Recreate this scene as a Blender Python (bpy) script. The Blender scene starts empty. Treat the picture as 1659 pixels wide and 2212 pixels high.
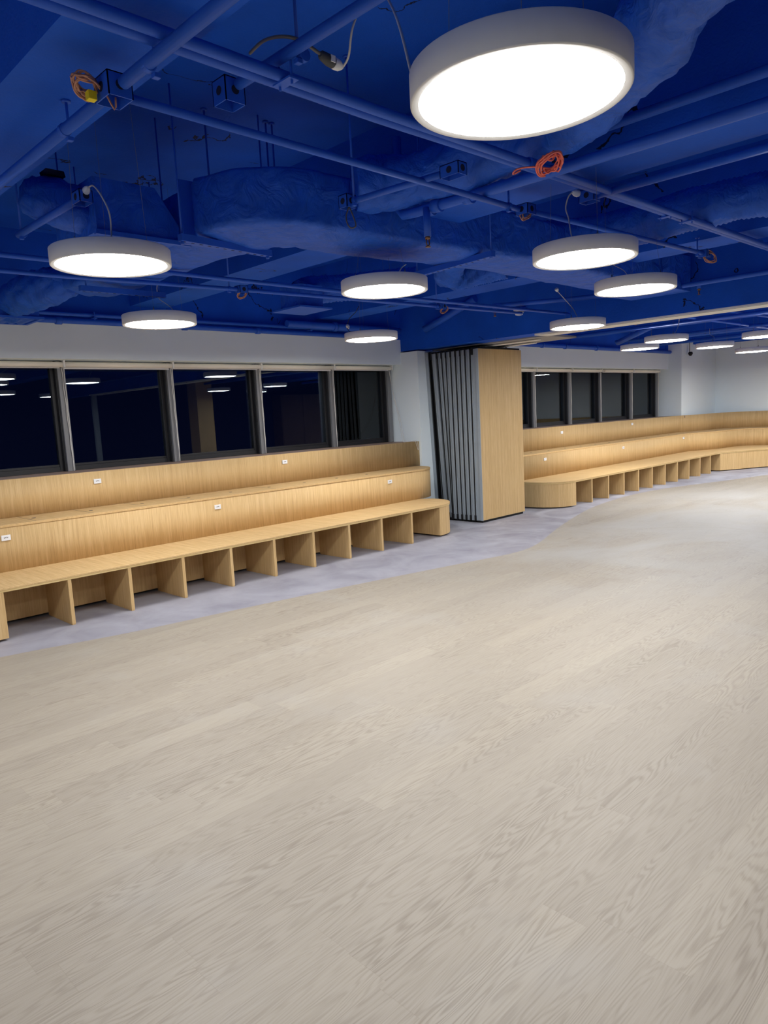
import bpy, bmesh, math, random
from mathutils import Vector, Matrix, noise

# ------------------------------------------------------------------ camera, world, exposure
SC = bpy.context.scene
COL = SC.collection
random.seed(7)
cam_d = bpy.data.cameras.new('camera'); cam = bpy.data.objects.new('camera', cam_d); COL.objects.link(cam)
YAW, PIT, ROL, F_PX, EYE = math.radians(44.51164), math.radians(-7.74944), math.radians(-2.99341), 1541.5, 1.6
fw = Vector((math.sin(YAW)*math.cos(PIT), math.cos(YAW)*math.cos(PIT), math.sin(PIT)))
rt = Vector((math.cos(YAW), -math.sin(YAW), 0)); up = rt.cross(fw)
rt2 = rt*math.cos(ROL)+up*math.sin(ROL); up2 = up*math.cos(ROL)-rt*math.sin(ROL)
M = Matrix((rt2, up2, -fw)).transposed().to_4x4(); M.translation = Vector((0, 0, EYE))
cam.matrix_world = M
cam_d.sensor_fit = 'VERTICAL'; cam_d.sensor_height = 36.0; cam_d.lens = F_PX/2212*36.0
cam_d.clip_start = 0.02; cam_d.clip_end = 200
SC.camera = cam
LAMP = 44.0            # radiance of the lit discs
W = bpy.data.worlds.new('night'); SC.world = W; W.use_nodes = True
W.node_tree.nodes['Background'].inputs[0].default_value = (0.08, 0.17, 0.9, 1)
W.node_tree.nodes['Background'].inputs[1].default_value = 0.010
SC.view_settings.view_transform = 'Standard'; SC.view_settings.look = 'None'
SC.view_settings.exposure = 0.12; SC.view_settings.gamma = 1.0; SC.view_settings.use_curve_mapping = False
SC.cycles.max_bounces = 10; SC.cycles.diffuse_bounces = 6; SC.cycles.sample_clamp_indirect = 4.0

# ------------------------------------------------------------------ materials
def lin(c):
    return tuple(((v/255)/12.92 if v/255 <= 0.04045 else ((v/255+0.055)/1.055)**2.4) for v in c)+(1.0,)
class NT:
    def __init__(s, name):
        s.m = bpy.data.materials.new(name); s.m.use_nodes = True; s.t = s.m.node_tree
        s.b = s.t.nodes['Principled BSDF']
    def n(s, typ, **kw):
        nd = s.t.nodes.new(typ)
        for k, v in kw.items():
            if k[0] == 'i' and k[1:].isdigit(): nd.inputs[int(k[1:])].default_value = v
            else: setattr(nd, k, v)
        return nd
    def l(s, a, b): s.t.links.new(a, b)
    def math(s, op, a, b=None, c=None):
        nd = s.n('ShaderNodeMath', operation=op)
        for i, v in enumerate((a, b, c)):
            if v is None: continue
            if isinstance(v, (int, float)): nd.inputs[i].default_value = v
            else: s.l(v, nd.inputs[i])
        return nd.outputs[0]
    def ramp(s, fac, stops):
        r = s.n('ShaderNodeValToRGB'); e = r.color_ramp.elements
        while len(e) > len(stops): e.remove(e[-1])
        for i, (p, c) in enumerate(stops):
            if i >= len(e): e.new(p)
            e[i].position = p; e[i].color = c if len(c) == 4 else tuple(c)+(1,)
        s.l(fac, r.inputs[0]); return r.outputs[0]
    def mix(s, fac, a, b, mode='MIX'):
        nd = s.n('ShaderNodeMix', data_type='RGBA', blend_type=mode)
        for i, v in ((0, fac), (6, a), (7, b)):
            if isinstance(v, (int, float, tuple)): nd.inputs[i].default_value = v
            else: s.l(v, nd.inputs[i])
        return nd.outputs[2]
def plain(name, rgb, rough=0.6, metal=0.0, var=0.06, scale=6.0, bump=0.0, bscale=60.0, spec=0.5, bdist=0.01):
    t = NT(name); c = lin(rgb)
    tc = t.n('ShaderNodeTexCoord'); nz = t.n('ShaderNodeTexNoise'); nz.inputs['Scale'].default_value = scale
    nz.inputs['Detail'].default_value = 4; t.l(tc.outputs['Object'], nz.inputs['Vector'])
    lo = tuple(v*(1-var) for v in c[:3]); hi = tuple(min(1, v*(1+var)) for v in c[:3])
    t.l(t.ramp(nz.outputs['Fac'], ((0.3, lo), (0.7, hi))), t.b.inputs['Base Color'])
    t.b.inputs['Roughness'].default_value = rough; t.b.inputs['Metallic'].default_value = metal
    t.b.inputs['Specular IOR Level'].default_value = spec
    if bump:
        n2 = t.n('ShaderNodeTexNoise'); n2.inputs['Scale'].default_value = bscale; t.l(tc.outputs['Object'], n2.inputs['Vector'])
        b = t.n('ShaderNodeBump'); b.inputs['Strength'].default_value = bump; b.inputs['Distance'].default_value = bdist; n2.inputs['Detail'].default_value = 5; n2.inputs['Distortion'].default_value = 1.2
        t.l(n2.outputs['Fac'], b.inputs['Height']); t.l(b.outputs['Normal'], t.b.inputs['Normal'])
    return t.m
def oak(name, scl, lo, mid, hi):
    t = NT(name); tc = t.n('ShaderNodeTexCoord')
    mp = t.n('ShaderNodeMapping'); mp.inputs['Scale'].default_value = scl; t.l(tc.outputs['Object'], mp.inputs[0])
    n1 = t.n('ShaderNodeTexNoise'); n1.inputs['Scale'].default_value = 1.0; n1.inputs['Detail'].default_value = 5; n1.inputs['Roughness'].default_value = 0.65
    t.l(mp.outputs[0], n1.inputs['Vector'])
    m2 = t.n('ShaderNodeMapping'); m2.inputs['Scale'].default_value = tuple(v*0.22 for v in scl); t.l(tc.outputs['Object'], m2.inputs[0])
    n2 = t.n('ShaderNodeTexNoise'); n2.inputs['Scale'].default_value = 1.0; n2.inputs['Detail'].default_value = 3
    t.l(m2.outputs[0], n2.inputs['Vector'])
    f = t.math('ADD', t.math('MULTIPLY', n1.outputs['Fac'], 0.65), t.math('MULTIPLY', n2.outputs['Fac'], 0.35))
    t.l(t.ramp(f, ((0.33, lin(lo)), (0.5, lin(mid)), (0.66, lin(hi)))), t.b.inputs['Base Color'])
    t.b.inputs['Roughness'].default_value = 0.6; t.b.inputs['Specular IOR Level'].default_value = 0.2
    return t.m
OAK = ((186, 152, 104), (205, 172, 121), (219, 189, 141))
m_oak_v = oak('oak_vertical_grain', (210, 210, 5.0), *OAK)
m_oak_y = oak('oak_cross_grain', (210, 6.0, 210), *OAK)
m_oak_edge = oak('plywood_edge', (4, 4, 260), (186, 156, 102), (212, 184, 128), (224, 198, 144))
def floor_wood():
    t = NT('pale_oak_planks'); tc = t.n('ShaderNodeTexCoord'); sep = t.n('ShaderNodeSeparateXYZ'); t.l(tc.outputs['Object'], sep.inputs[0])
    X, Y = sep.outputs[0], sep.outputs[1]
    PW, PL = 0.158, 1.24
    row = t.math('FLOOR', t.math('DIVIDE', t.math('ADD', Y, 40.04), PW))
    wn = t.n('ShaderNodeTexWhiteNoise', noise_dimensions='1D'); t.l(row, wn.inputs['W'])
    xs = t.math('ADD', t.math('ADD', X, 60), t.math('MULTIPLY', wn.outputs['Value'], PL))
    colm = t.math('FLOOR', t.math('DIVIDE', xs, PL))
    cv = t.n('ShaderNodeCombineXYZ'); t.l(row, cv.inputs[0]); t.l(colm, cv.inputs[1])
    w2 = t.n('ShaderNodeTexWhiteNoise', noise_dimensions='2D'); t.l(cv.outputs[0], w2.inputs['Vector'])
    rnd = w2.outputs['Value']; sc = t.n('ShaderNodeSeparateColor'); t.l(w2.outputs['Color'], sc.inputs[0])
    # grain space, shifted per plank
    gv = t.n('ShaderNodeCombineXYZ')
    t.l(t.math('ADD', t.math('MULTIPLY', X, 0.95), t.math('MULTIPLY', sc.outputs[0], 37)), gv.inputs[0])
    t.l(t.math('ADD', t.math('MULTIPLY', Y, 9.5), t.math('MULTIPLY', sc.outputs[1], 51)), gv.inputs[1])
    t.l(t.math('MULTIPLY', sc.outputs[2], 19), gv.inputs[2])
    n1 = t.n('ShaderNodeTexNoise'); n1.inputs['Scale'].default_value = 1.0; n1.inputs['Detail'].default_value = 2.5; n1.inputs['Roughness'].default_value = 0.45; n1.inputs['Distortion'].default_value = 0.25
    t.l(gv.outputs[0], n1.inputs['Vector'])
    rings = t.math('SINE', t.math('MULTIPLY', n1.outputs['Fac'], 150.0))
    rings = t.math('POWER', t.math('ADD', t.math('MULTIPLY', rings, 0.5), 0.5), 1.6)
    # fine fibre
    fv = t.n('ShaderNodeMapping'); fv.inputs['Scale'].default_value = (6, 210, 1); t.l(tc.outputs['Object'], fv.inputs[0])
    n2 = t.n('ShaderNodeTexNoise'); n2.inputs['Scale'].default_value = 1.0; n2.inputs['Detail'].default_value = 4; t.l(fv.outputs[0], n2.inputs['Vector'])
    # modulate ring strength
    n3 = t.n('ShaderNodeTexNoise'); n3.inputs['Scale'].default_value = 0.55; n3.inputs['Detail'].default_value = 2; t.l(gv.outputs[0], n3.inputs['Vector'])
    k = t.math('MULTIPLY', rings, t.math('MULTIPLY', t.math('SUBTRACT', n3.outputs['Fac'], 0.22), 0.85))
    k = t.math('ADD', t.math('MULTIPLY', k, 0.62), t.math('MULTIPLY', n2.outputs['Fac'], 0.50))
    base = t.ramp(k, ((0.1, lin((163, 155, 143))), (0.30, lin((155, 147, 134))), (0.55, lin((137, 128, 116))), (0.8, lin((114, 106, 96)))))
    tone = t.ramp(rnd, ((0.0, (0.92, 0.91, 0.90)), (0.5, (0.97, 0.965, 0.96)), (1.0, (1.02, 1.015, 1.0))))
    base = t.mix(1.0, base, tone, 'MULTIPLY')
    # seams
    fy = t.math('FRACT', t.math('DIVIDE', t.math('ADD', Y, 40.04), PW)); fx = t.math('FRACT', t.math('DIVIDE', xs, PL))
    sy = t.math('LESS_THAN', t.math('MINIMUM', fy, t.math('SUBTRACT', 1.0, fy)), 0.006)
    sx = t.math('LESS_THAN', t.math('MINIMUM', fx, t.math('SUBTRACT', 1.0, fx)), 0.0009)
    seam = t.math('MULTIPLY', t.math('MAXIMUM', sy, sx), 0.16)
    base = t.mix(seam, base, lin((120, 108, 94)))
    # builders' dust trodden over the far planks
    dn = t.n('ShaderNodeTexNoise'); dn.inputs['Scale'].default_value = 0.7; dn.inputs['Detail'].default_value = 6; dn.inputs['Roughness'].default_value = 0.62; dn.inputs['Distortion'].default_value = 0.7
    t.l(tc.outputs['Object'], dn.inputs['Vector'])
    dx = t.math('DIVIDE', t.math('SUBTRACT', X, 9.5), 5.2); dy = t.math('DIVIDE', t.math('SUBTRACT', Y, 3.7), 2.6)
    dd = t.math('SUBTRACT', 1.0, t.math('SQRT', t.math('ADD', t.math('MULTIPLY', dx, dx), t.math('MULTIPLY', dy, dy))))
    dm = t.math('MULTIPLY', t.ramp(dd, ((0.0, (0, 0, 0)), (0.5, (1, 1, 1)))), t.ramp(dn.outputs['Fac'], ((0.36, (0.1,)*3), (0.62, (1,)*3))))
    d2 = t.n('ShaderNodeTexNoise'); d2.inputs['Scale'].default_value = 1.4; d2.inputs['Detail'].default_value = 5; t.l(tc.outputs['Object'], d2.inputs['Vector'])
    dm = t.math('MAXIMUM', t.math('MULTIPLY', dm, 0.72), t.math('MULTIPLY', t.ramp(d2.outputs['Fac'], ((0.56, (0,)*3), (0.74, (1,)*3))), 0.22))
    base = t.mix(dm, base, lin((166, 165, 162)))
    t.l(base, t.b.inputs['Base Color'])
    t.b.inputs['Roughness'].default_value = 0.5; t.b.inputs['Specular IOR Level'].default_value = 0.3
    bp = t.n('ShaderNodeBump'); bp.inputs['Strength'].default_value = 0.12; bp.inputs['Distance'].default_value = 0.002
    t.l(k, bp.inputs['Height']); t.l(bp.outputs['Normal'], t.b.inputs['Normal'])
    return t.m
def floor_grey():
    t = NT('grey_lilac_vinyl'); tc = t.n('ShaderNodeTexCoord')
    n1 = t.n('ShaderNodeTexNoise'); n1.inputs['Scale'].default_value = 2.2; n1.inputs['Detail'].default_value = 9; n1.inputs['Roughness'].default_value = 0.62; n1.inputs['Distortion'].default_value = 0.5
    t.l(tc.outputs['Object'], n1.inputs['Vector'])
    c = t.ramp(n1.outputs['Fac'], ((0.3, lin((130, 128, 138))), (0.5, lin((146, 145, 154))), (0.7, lin((157, 156, 165)))))
    n2 = t.n('ShaderNodeTexNoise'); n2.inputs['Scale'].default_value = 1.6; n2.inputs['Detail'].default_value = 6; n2.inputs['Distortion'].default_value = 1.2; t.l(tc.outputs['Object'], n2.inputs['Vector'])
    sep = t.n('ShaderNodeSeparateXYZ'); t.l(tc.outputs['Object'], sep.inputs[0])
    far = t.ramp(t.math('DIVIDE', sep.outputs[0], 14.0), ((0.42, (0.1,)*3), (0.55, (1,)*3)))
    d = t.math('MULTIPLY', t.ramp(n2.outputs['Fac'], ((0.45, (0,)*3), (0.65, (1,)*3))), t.math('MULTIPLY', far, 0.55))
    t.l(t.mix(d, c, lin((184, 186, 194))), t.b.inputs['Base Color'])
    t.b.inputs['Roughness'].default_value = 0.55; t.b.inputs['Specular IOR Level'].default_value = 0.3
    return t.m
BLUE = (12, 86, 206)
m_floor = floor_wood(); m_grey = floor_grey()
m_blue = plain('blue_painted_concrete', BLUE, 0.75, var=0.10, scale=2.5, bump=0.25, bscale=35, spec=0.3)
def crack(m):
    nt = m.node_tree; b = nt.nodes['Principled BSDF']; src = b.inputs['Base Color'].links[0].from_socket
    tc = nt.nodes.new('ShaderNodeTexCoord')
    def noise_(sc, det, dist):
        n = nt.nodes.new('ShaderNodeTexNoise'); n.inputs['Scale'].default_value = sc; n.inputs['Detail'].default_value = det; n.inputs['Distortion'].default_value = dist
        nt.links.new(tc.outputs['Object'], n.inputs['Vector']); return n.outputs['Fac']
    def mth(op, a, v):
        n = nt.nodes.new('ShaderNodeMath'); n.operation = op; nt.links.new(a, n.inputs[0])
        if isinstance(v, float): n.inputs[1].default_value = v
        else: nt.links.new(v, n.inputs[1])
        return n.outputs[0]
    line = mth('LESS_THAN', mth('ABSOLUTE', mth('SUBTRACT', noise_(1.1, 8.0, 0.4), 0.5), 0.0), 0.0035)
    mask = mth('GREATER_THAN', noise_(1.7, 2.0, 0.0), 0.58)
    mx = nt.nodes.new('ShaderNodeMix'); mx.data_type = 'RGBA'
    nt.links.new(mth('MULTIPLY', line, mask), mx.inputs[0]); nt.links.new(src, mx.inputs[6]); mx.inputs[7].default_value = lin((6, 20, 60))
    nt.links.new(mx.outputs[2], b.inputs['Base Color'])
crack(m_blue)
m_bluep = plain('blue_painted_steel', (36, 94, 210), 0.5, var=0.05, spec=0.4)
m_bluew = plain('blue_painted_wrap', (22, 90, 208), 0.6, var=0.12, scale=9, bump=1.0, bscale=7, spec=0.4, bdist=0.03)
m_darkblue = plain('dark_blue_inside', (8, 20, 60), 0.8)
m_white = plain('white_wall_paint', (234, 245, 250), 0.85, var=0.02, scale=1.2, spec=0.2)
m_shell = plain('white_lamp_shell', (240, 240, 240), 0.5, var=0.02, scale=8)
m_alu = plain('grey_aluminium', (150, 160, 168), 0.42, metal=0.1, var=0.04)
m_mull = plain('grey_window_frame', (128, 128, 130), 0.4, metal=0.3, var=0.03)
m_frame = plain('dark_window_frame', (26, 26, 30), 0.5, metal=0.0, var=0.04)
m_black = plain('black_rubber', (12, 13, 16), 0.7)
m_blind = plain('cream_blind_fabric', (244, 238, 228), 0.8, var=0.02)
m_bar = plain('white_bar', (226, 226, 228), 0.5, var=0.01)
m_sill = plain('brown_grey_laminate', (150, 124, 108), 0.6, var=0.08, scale=15)
m_plate = plain('white_plastic', (236, 238, 242), 0.35, var=0.01)
m_slot = plain('dark_slot', (60, 62, 66), 0.6)
m_cord = plain('white_cable', (214, 210, 204), 0.5, var=0.02)
m_dcord = plain('black_cable', (24, 24, 30), 0.5)
m_gcord = plain('grey_cable', (108, 104, 100), 0.5)
m_copper = plain('copper_cable', (196, 140, 116), 0.45, var=0.2, scale=40)
m_red = plain('red_cable', (244, 120, 104), 0.5, var=0.1, scale=40)
m_yellow = plain('yellow_plastic', (236, 214, 20), 0.5)
m_steel = plain('bare_steel', (170, 165, 160), 0.35, metal=0.8)
m_wire = plain('thin_wire', (120, 122, 130), 0.5)
m_brass = plain('brass_head', (150, 110, 80), 0.4, metal=0.7)
m_rail = plain('white_track_rail', (245, 243, 238), 0.45, var=0.02)
m_pocket = plain('grey_pocket_board', (150, 150, 154), 0.6, var=0.04)
m_cab = plain('brown_cabinet', (96, 74, 60), 0.6, var=0.05)
m_night = plain('dark_blue_wall', (14, 22, 60), 0.8)
def emit():
    t = NT('lit_diffuser'); t.t.nodes.remove(t.b); e = t.n('ShaderNodeEmission'); e.inputs[0].default_value = (1.0, 0.985, 0.955, 1); e.inputs[1].default_value = LAMP
    t.l(e.outputs[0], t.t.nodes['Material Output'].inputs[0]); return t.m
m_emit = emit()
def glass():
    t = NT('window_glass'); t.t.nodes.remove(t.b)
    tr = t.n('ShaderNodeBsdfTransparent'); tr.inputs[0].default_value = (0.8, 0.85, 0.9, 1)
    g = t.n('ShaderNodeBsdfGlossy'); g.inputs['Roughness'].default_value = 0.0; g.inputs[0].default_value = (0.85, 0.93, 1.0, 1)
    fr = t.n('ShaderNodeFresnel'); fr.inputs[0].default_value = 1.55
    mx = t.n('ShaderNodeMixShader'); t.l(fr.outputs[0], mx.inputs[0]); t.l(tr.outputs[0], mx.inputs[1]); t.l(g.outputs[0], mx.inputs[2])
    t.l(mx.outputs[0], t.t.nodes['Material Output'].inputs[0]); return t.m
m_glass = glass()

# ------------------------------------------------------------------ mesh helpers
class MB:
    def __init__(s): s.v = []; s.f = []; s.k = []; s.sm = []; s.mi = 0
    def face(s, ids, smooth=False): s.f.append(tuple(ids)); s.k.append(s.mi); s.sm.append(smooth)
    def box(s, a, b, shear=None):
        i = len(s.v); x0, y0, z0 = a; x1, y1, z1 = b
        for z in (z0, z1):
            dx, dy = (shear if (shear and z == z0) else (0, 0))
            for (x, y) in ((x0, y0), (x1, y0), (x1, y1), (x0, y1)): s.v.append((x+dx, y+dy, z))
        for q in ((3, 2, 1, 0), (4, 5, 6, 7), (0, 1, 5, 4), (1, 2, 6, 5), (2, 3, 7, 6), (3, 0, 4, 7)): s.face([i+j for j in q])
        return s
    def prism(s, poly, z0, z1, smooth_from=None):
        a = sum(poly[i][0]*poly[(i+1) % len(poly)][1]-poly[(i+1) % len(poly)][0]*poly[i][1] for i in range(len(poly)))
        if a < 0: poly = poly[::-1]
        n = len(poly); i = len(s.v)
        for z in (z0, z1):
            for x, y in poly: s.v.append((x, y, z))
        s.face([i+j for j in range(n)][::-1]); s.face([i+n+j for j in range(n)])
        for j in range(n):
            k = (j+1) % n; s.face((i+j, i+k, i+n+k, i+n+j))
        return s
    def wallstrip(s, path, th, z0, z1):
        """board of thickness th standing on a plan path, thickness to the left of travel"""
        n = len(path); off = []
        for i, p in enumerate(path):
            a = path[max(0, i-1)]; b = path[min(n-1, i+1)]
            d = Vector((b[0]-a[0], b[1]-a[1])).normalized(); off.append((p[0]-d.y*th, p[1]+d.x*th))
        i0 = len(s.v)
        for p, q in zip(path, off):
            s.v += [(p[0], p[1], z0), (p[0], p[1], z1), (q[0], q[1], z1), (q[0], q[1], z0)]
        for i in range(n-1):
            for a in range(4):
                b = (a+1) % 4; s.face((i0+4*i+a, i0+4*i+b, i0+4*i+4+b, i0+4*i+4+a), a in (0, 2))
        s.face((i0+3, i0+2, i0+1, i0)); e = i0+4*(n-1); s.face((e, e+1, e+2, e+3)); return s
    def sweep(s, path, sec, cap=True, smooth=True):
        """sec(i, n) -> list of (side, up) offsets"""
        P = [Vector(p) for p in path]; n = len(P); rings = []
        prev = None
        for i, p in enumerate(P):
            T = (P[min(n-1, i+1)]-P[max(0, i-1)]).normalized()
            if prev is None:
                ref = Vector((0, 0, 1)) if abs(T.z) < 0.95 else Vector((1, 0, 0))
                S = T.cross(ref).normalized()
            else:
                S = (prev-T*prev.dot(T)); S = S.normalized() if S.length > 1e-6 else prev
            prev = S; U = S.cross(T)
            ring = []
            for a, b in sec(i, n):
                ring.append(len(s.v)); s.v.append(tuple(p+S*a+U*b))
            rings.append(ring)
        m = len(rings[0])
        for i in range(n-1):
            for j in range(m):
                k = (j+1) % m; s.face((rings[i][j], rings[i][k], rings[i+1][k], rings[i+1][j]), smooth)
        if cap: s.face(rings[0][::-1]); s.face(rings[-1])
        return s
    def tube(s, path, r, sides=10, cap=True):
        c = [(math.cos(2*math.pi*j/sides), math.sin(2*math.pi*j/sides)) for j in range(sides)]
        rf = r if callable(r) else (lambda i, n: r)
        return s.sweep(path, lambda i, n: [(a*rf(i, n), b*rf(i, n)) for a, b in c], cap)
    def lathe(s, prof, c=(0, 0, 0), sides=64, smooth=True):
        rings = []
        for r, z in prof:
            ring = []
            for j in range(sides):
                a = 2*math.pi*j/sides; ring.append(len(s.v)); s.v.append((c[0]+r*math.cos(a), c[1]+r*math.sin(a), c[2]+z))
            rings.append(ring)
        for A, B in zip(rings, rings[1:]):
            for j in range(sides):
                k = (j+1) % sides; s.face((A[j], A[k], B[k], B[j]), smooth)
        return s
    def disc(s, c, r, sides=48, down=True):
        i = len(s.v)
        for j in range(sides):
            a = 2*math.pi*j/sides; s.v.append((c[0]+r*math.cos(a), c[1]+r*math.sin(a), c[2]))
        ids = [i+j for j in range(sides)]; s.face(ids[::-1] if down else ids); return s
    def build(s, name, mats, parent=None, bevel=0.0):
        me = bpy.data.meshes.new(name)
        o = (0, 0, 0)
        if parent is not None:
            p = parent; o = Vector((0, 0, 0))
            while p is not None: o = o+p.location; p = p.parent
        me.from_pydata([(x-o[0], y-o[1], z-o[2]) for x, y, z in s.v], [], s.f)
        if not isinstance(mats, (list, tuple)): mats = [mats]
        for m in mats: me.materials.append(m)
        me.polygons.foreach_set('material_index', s.k); me.polygons.foreach_set('use_smooth', s.sm)
        me.update()
        ob = bpy.data.objects.new(name, me); COL.objects.link(ob)
        if parent is not None: ob.parent = parent
        if bevel:
            b = ob.modifiers.new('bevel', 'BEVEL'); b.width = bevel; b.segments = 2; b.limit_method = 'ANGLE'
        return ob
def tag(o, label, cat, group=None):
    o['label'] = label; o['category'] = cat
    if group: o['group'] = group
    return o
def thing(name, label, cat, loc=(0, 0, 0), group=None):
    o = bpy.data.objects.new(name, None); COL.objects.link(o); o.location = loc; o.empty_display_size = 0.1
    return tag(o, label, cat, group)
def struct(mb, name, mats, parent=None, bevel=0.0):
    o = mb.build(name, mats, parent, bevel)
    if parent is None: o['kind'] = 'structure'
    return o
def smooth_path(pts, sub=6):
    P = [Vector(p) for p in pts]; out = []
    for i in range(len(P)-1):
        p0 = P[max(0, i-1)]; p1 = P[i]; p2 = P[i+1]; p3 = P[min(len(P)-1, i+2)]
        for k in range(sub):
            t = k/sub
            out.append(0.5*((2*p1)+(p2-p0)*t+(2*p0-5*p1+4*p2-p3)*t*t+(3*p1-p0-3*p2+p3)*t**3))
    out.append(P[-1]); return [tuple(v) for v in out]
def arc(cx, cy, r, a0, a1, n=12):
    return [(cx+r*math.cos(math.radians(a0+(a1-a0)*i/n)), cy+r*math.sin(math.radians(a0+(a1-a0)*i/n))) for i in range(n+1)]

# ------------------------------------------------------------------ setting: floor, walls, ceiling
XL, XR, YR, YW, ZC = -3.6, 19.28, -5.6, 7.86, 3.55
bd = [(-3.6, 5.95), (0.2, 5.78), (1.49, 5.57), (2.37, 5.35), (3.47, 5.17), (4.75, 4.94), (5.8, 4.72), (6.5, 4.58), (7.07, 4.65), (8.2, 5.05), (9.5, 5.45), (10.5, 5.66), (11.6, 5.74), (12.6, 5.66), (13.45, 5.42), (14.48, 5.08), (15.64, 4.72), (16.5, 4.1), (17.0, 3.0), (17.3, 0.5), (17.4, -5.6)]
bs = smooth_path([(x, y, 0) for x, y in bd], 6)
fl = MB()
for a, b in zip(bs, bs[1:]):
    if b[0] <= a[0]: continue
    i = len(fl.v); fl.v += [(a[0], YR, 0), (b[0], YR, 0), (b[0], b[1], 0), (a[0], a[1], 0), (b[0], 8.0, 0), (a[0], 8.0, 0)]
    fl.mi = 0; fl.face((i, i+1, i+2, i+3)); fl.mi = 1; fl.face((i+3, i+2, i+4, i+5))
i = len(fl.v); xe = bs[-1][0]; fl.v += [(xe, YR, 0), (XR, YR, 0), (XR, 8.0, 0), (xe, 8.0, 0)]; fl.mi = 1; fl.face((i, i+1, i+2, i+3))
struct(fl, 'floor', [m_floor, m_grey])
struct(MB().box((XL-.2, YR-.2, ZC), (XR+.2, 8.3, ZC+.2)), 'ceiling', m_blue)
for x in (-1.5, 1.05, 3.70, 6.28, 10.05, 12.65, 15.25, 17.85):
    struct(MB().box((x, YR, 2.9), (x+.41, 7.5, ZC)), 'ceiling_beam', m_blue)
# partition header and its pocket by the wall
struct(MB().box((7.9, YR, 2.52), (8.23, 7.5, ZC)), 'ceiling_beam', m_blue)
ZB = 2.69
def wall(name, boxes):
    mb = MB()
    for a, b, k in boxes: mb.mi = k; mb.box(a, b)
    return struct(mb, name, [m_white, m_blue])
# window wall: spandrel under the sill, bulkhead over the windows, piers between
XA0, XA1, XB0, XB1 = XL, 7.89, 10.40, 17.18
wall('wall_back', [((XL, 7.5, 2.33), (XA1, 8.2, ZB), 0), ((XL, 7.5, ZB), (XR, 8.2, ZC), 1), ((XL, 7.88, 0), (XA1, 8.2, 1.15), 0),
                   ((XA1, 7.16, 0), (9.55, 8.2, 2.50), 0), ((XA1, 7.5, 2.50), (XB0, 8.2, ZB), 0), ((9.55, 7.3, 0), (XB0, 8.2, 2.50), 0),
                   ((XB0, 7.5, 2.33), (XB1, 8.2, ZB), 0), ((XB0, 7.88, 0), (XB1, 8.2, 1.15), 0),
                   ((XB1, 7.18, 0), (XR+.2, 8.2, 2.95), 0), ((XB1, 7.18, 2.95), (XR+.2, 8.2, ZC), 1)])
wall('wall_right', [((XR, YR, 0), (XR+.2, 7.18, 2.95), 0), ((XR, YR, 2.95), (XR+.2, 7.18, ZC), 1)])
wall('wall_left', [((XL-.2, YR, 0), (XL, 8.2, ZB), 0), ((XL-.2, YR, ZB), (XL, 8.2, ZC), 1)])
struct(MB().box((XL, YR-.2, 0), (XR+.2, YR, ZC)), 'wall_front', m_night)
struct(MB().box((10.9, -3.4, 0), (11.42, -2.9, 2.9)), 'wall_column', m_oak_v)
# sills
struct(MB().box((XL, 7.235, 1.15), (XA1, 7.88, 1.18)), 'trim_1', m_sill)
struct(MB().box((XB0, 7.235, 1.18), (XB1, 7.88, 1.21)), 'trim_2', m_sill)
# pocket soffit over the parked panels
struct(MB().box((8.23, 5.18, 2.505), (8.95, 7.16, 2.53)), 'trim_3', m_pocket)

# ------------------------------------------------------------------ windows
def window(idx, x0, x1, mull_w=0.076, zs=1.18):
    w = bpy.data.objects.new('window_%d' % idx, None); COL.objects.link(w); w.location = (x0, 7.8, zs); w['kind'] = 'structure'
    mb = MB(); mb.mi = 0
    # wide room-side mullion at the right of the bay, stepping back to the glass
    mb.box((x1-.055, 7.70, zs), (x1+.022, 7.8, 2.33)); mb.mi = 1
    mb.box((x1-.068, 7.735, zs), (x1-.055, 7.8, 2.33)); mb.box((x1-.10, 7.79, zs), (x1+.022, 7.85, 2.33))
    mb.mi = 1; mb.box((x0+.02, 7.79, zs), (x0+.05, 7.85, 2.33))
    mb.box((x0+.05, 7.79, zs), (x1-.10, 7.85, zs+.05)); mb.box((x0+.05, 7.80, zs+.05), (x1-.10, 7.85, zs+.075)); mb.box((x0+.05, 7.79, 2.26), (x1-.10, 7.85, 2.33))
    mb.build('window_frame', [m_mull, m_frame], w, 0.003)
    MB().box((x0+.05, 7.815, zs+.075), (x1-.10, 7.825, 2.26)).build('window_pane', m_glass, w)
    return w
def blind(x0, x1, label, group, drop=0.0, chain=True):
    t = thing('roller_blind', label, 'blind', (x0, 7.66, 2.33), group)
    r = MB(); r.tube([(x0+.012, 7.665, 2.288), (x1-.012, 7.665, 2.288)], 0.027, 16); r.build('fabric_roll', m_blind, t)
    MB().box((x0+.0, 7.692, 2.252-drop), (x1-.03, 7.704, 2.262-drop)).box((x0+.0, 7.694, 2.262-drop), (x1-.03, 7.699, 2.30)).build('bottom_bar', m_bar, t, 0.003)
    MB().box((x1-.012, 7.628, 2.258), (x1+.008, 7.70, 2.33)).build('bracket', m_bar, t, 0.004)
    if chain:
        c = MB()
        for dx, ph in ((-.018, 0), (.004, 1.5)):
            c.tube(smooth_path([(x1+dx*(1-k/12)+.003*math.sin(k*1.9+ph), 7.68, 2.262-k*.09) for k in range(13)], 3), 0.0035, 6)
        c.build('bead_chain', m_cord, t)
    return t
bx = [-0.72, 0.515, 1.75, 2.99, 4.226, 5.463, 6.696, 7.84]
names = {2: 'cream roller blind over the window cut by the left photo edge', 3: 'cream roller blind over the second window from the left photo edge', 4: 'cream roller blind over the third window from the left photo edge',
         5: 'cream roller blind over the fourth window, left of the narrow end window', 6: 'cream roller blind over the narrow end window, chain draped over the bench'}
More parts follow.
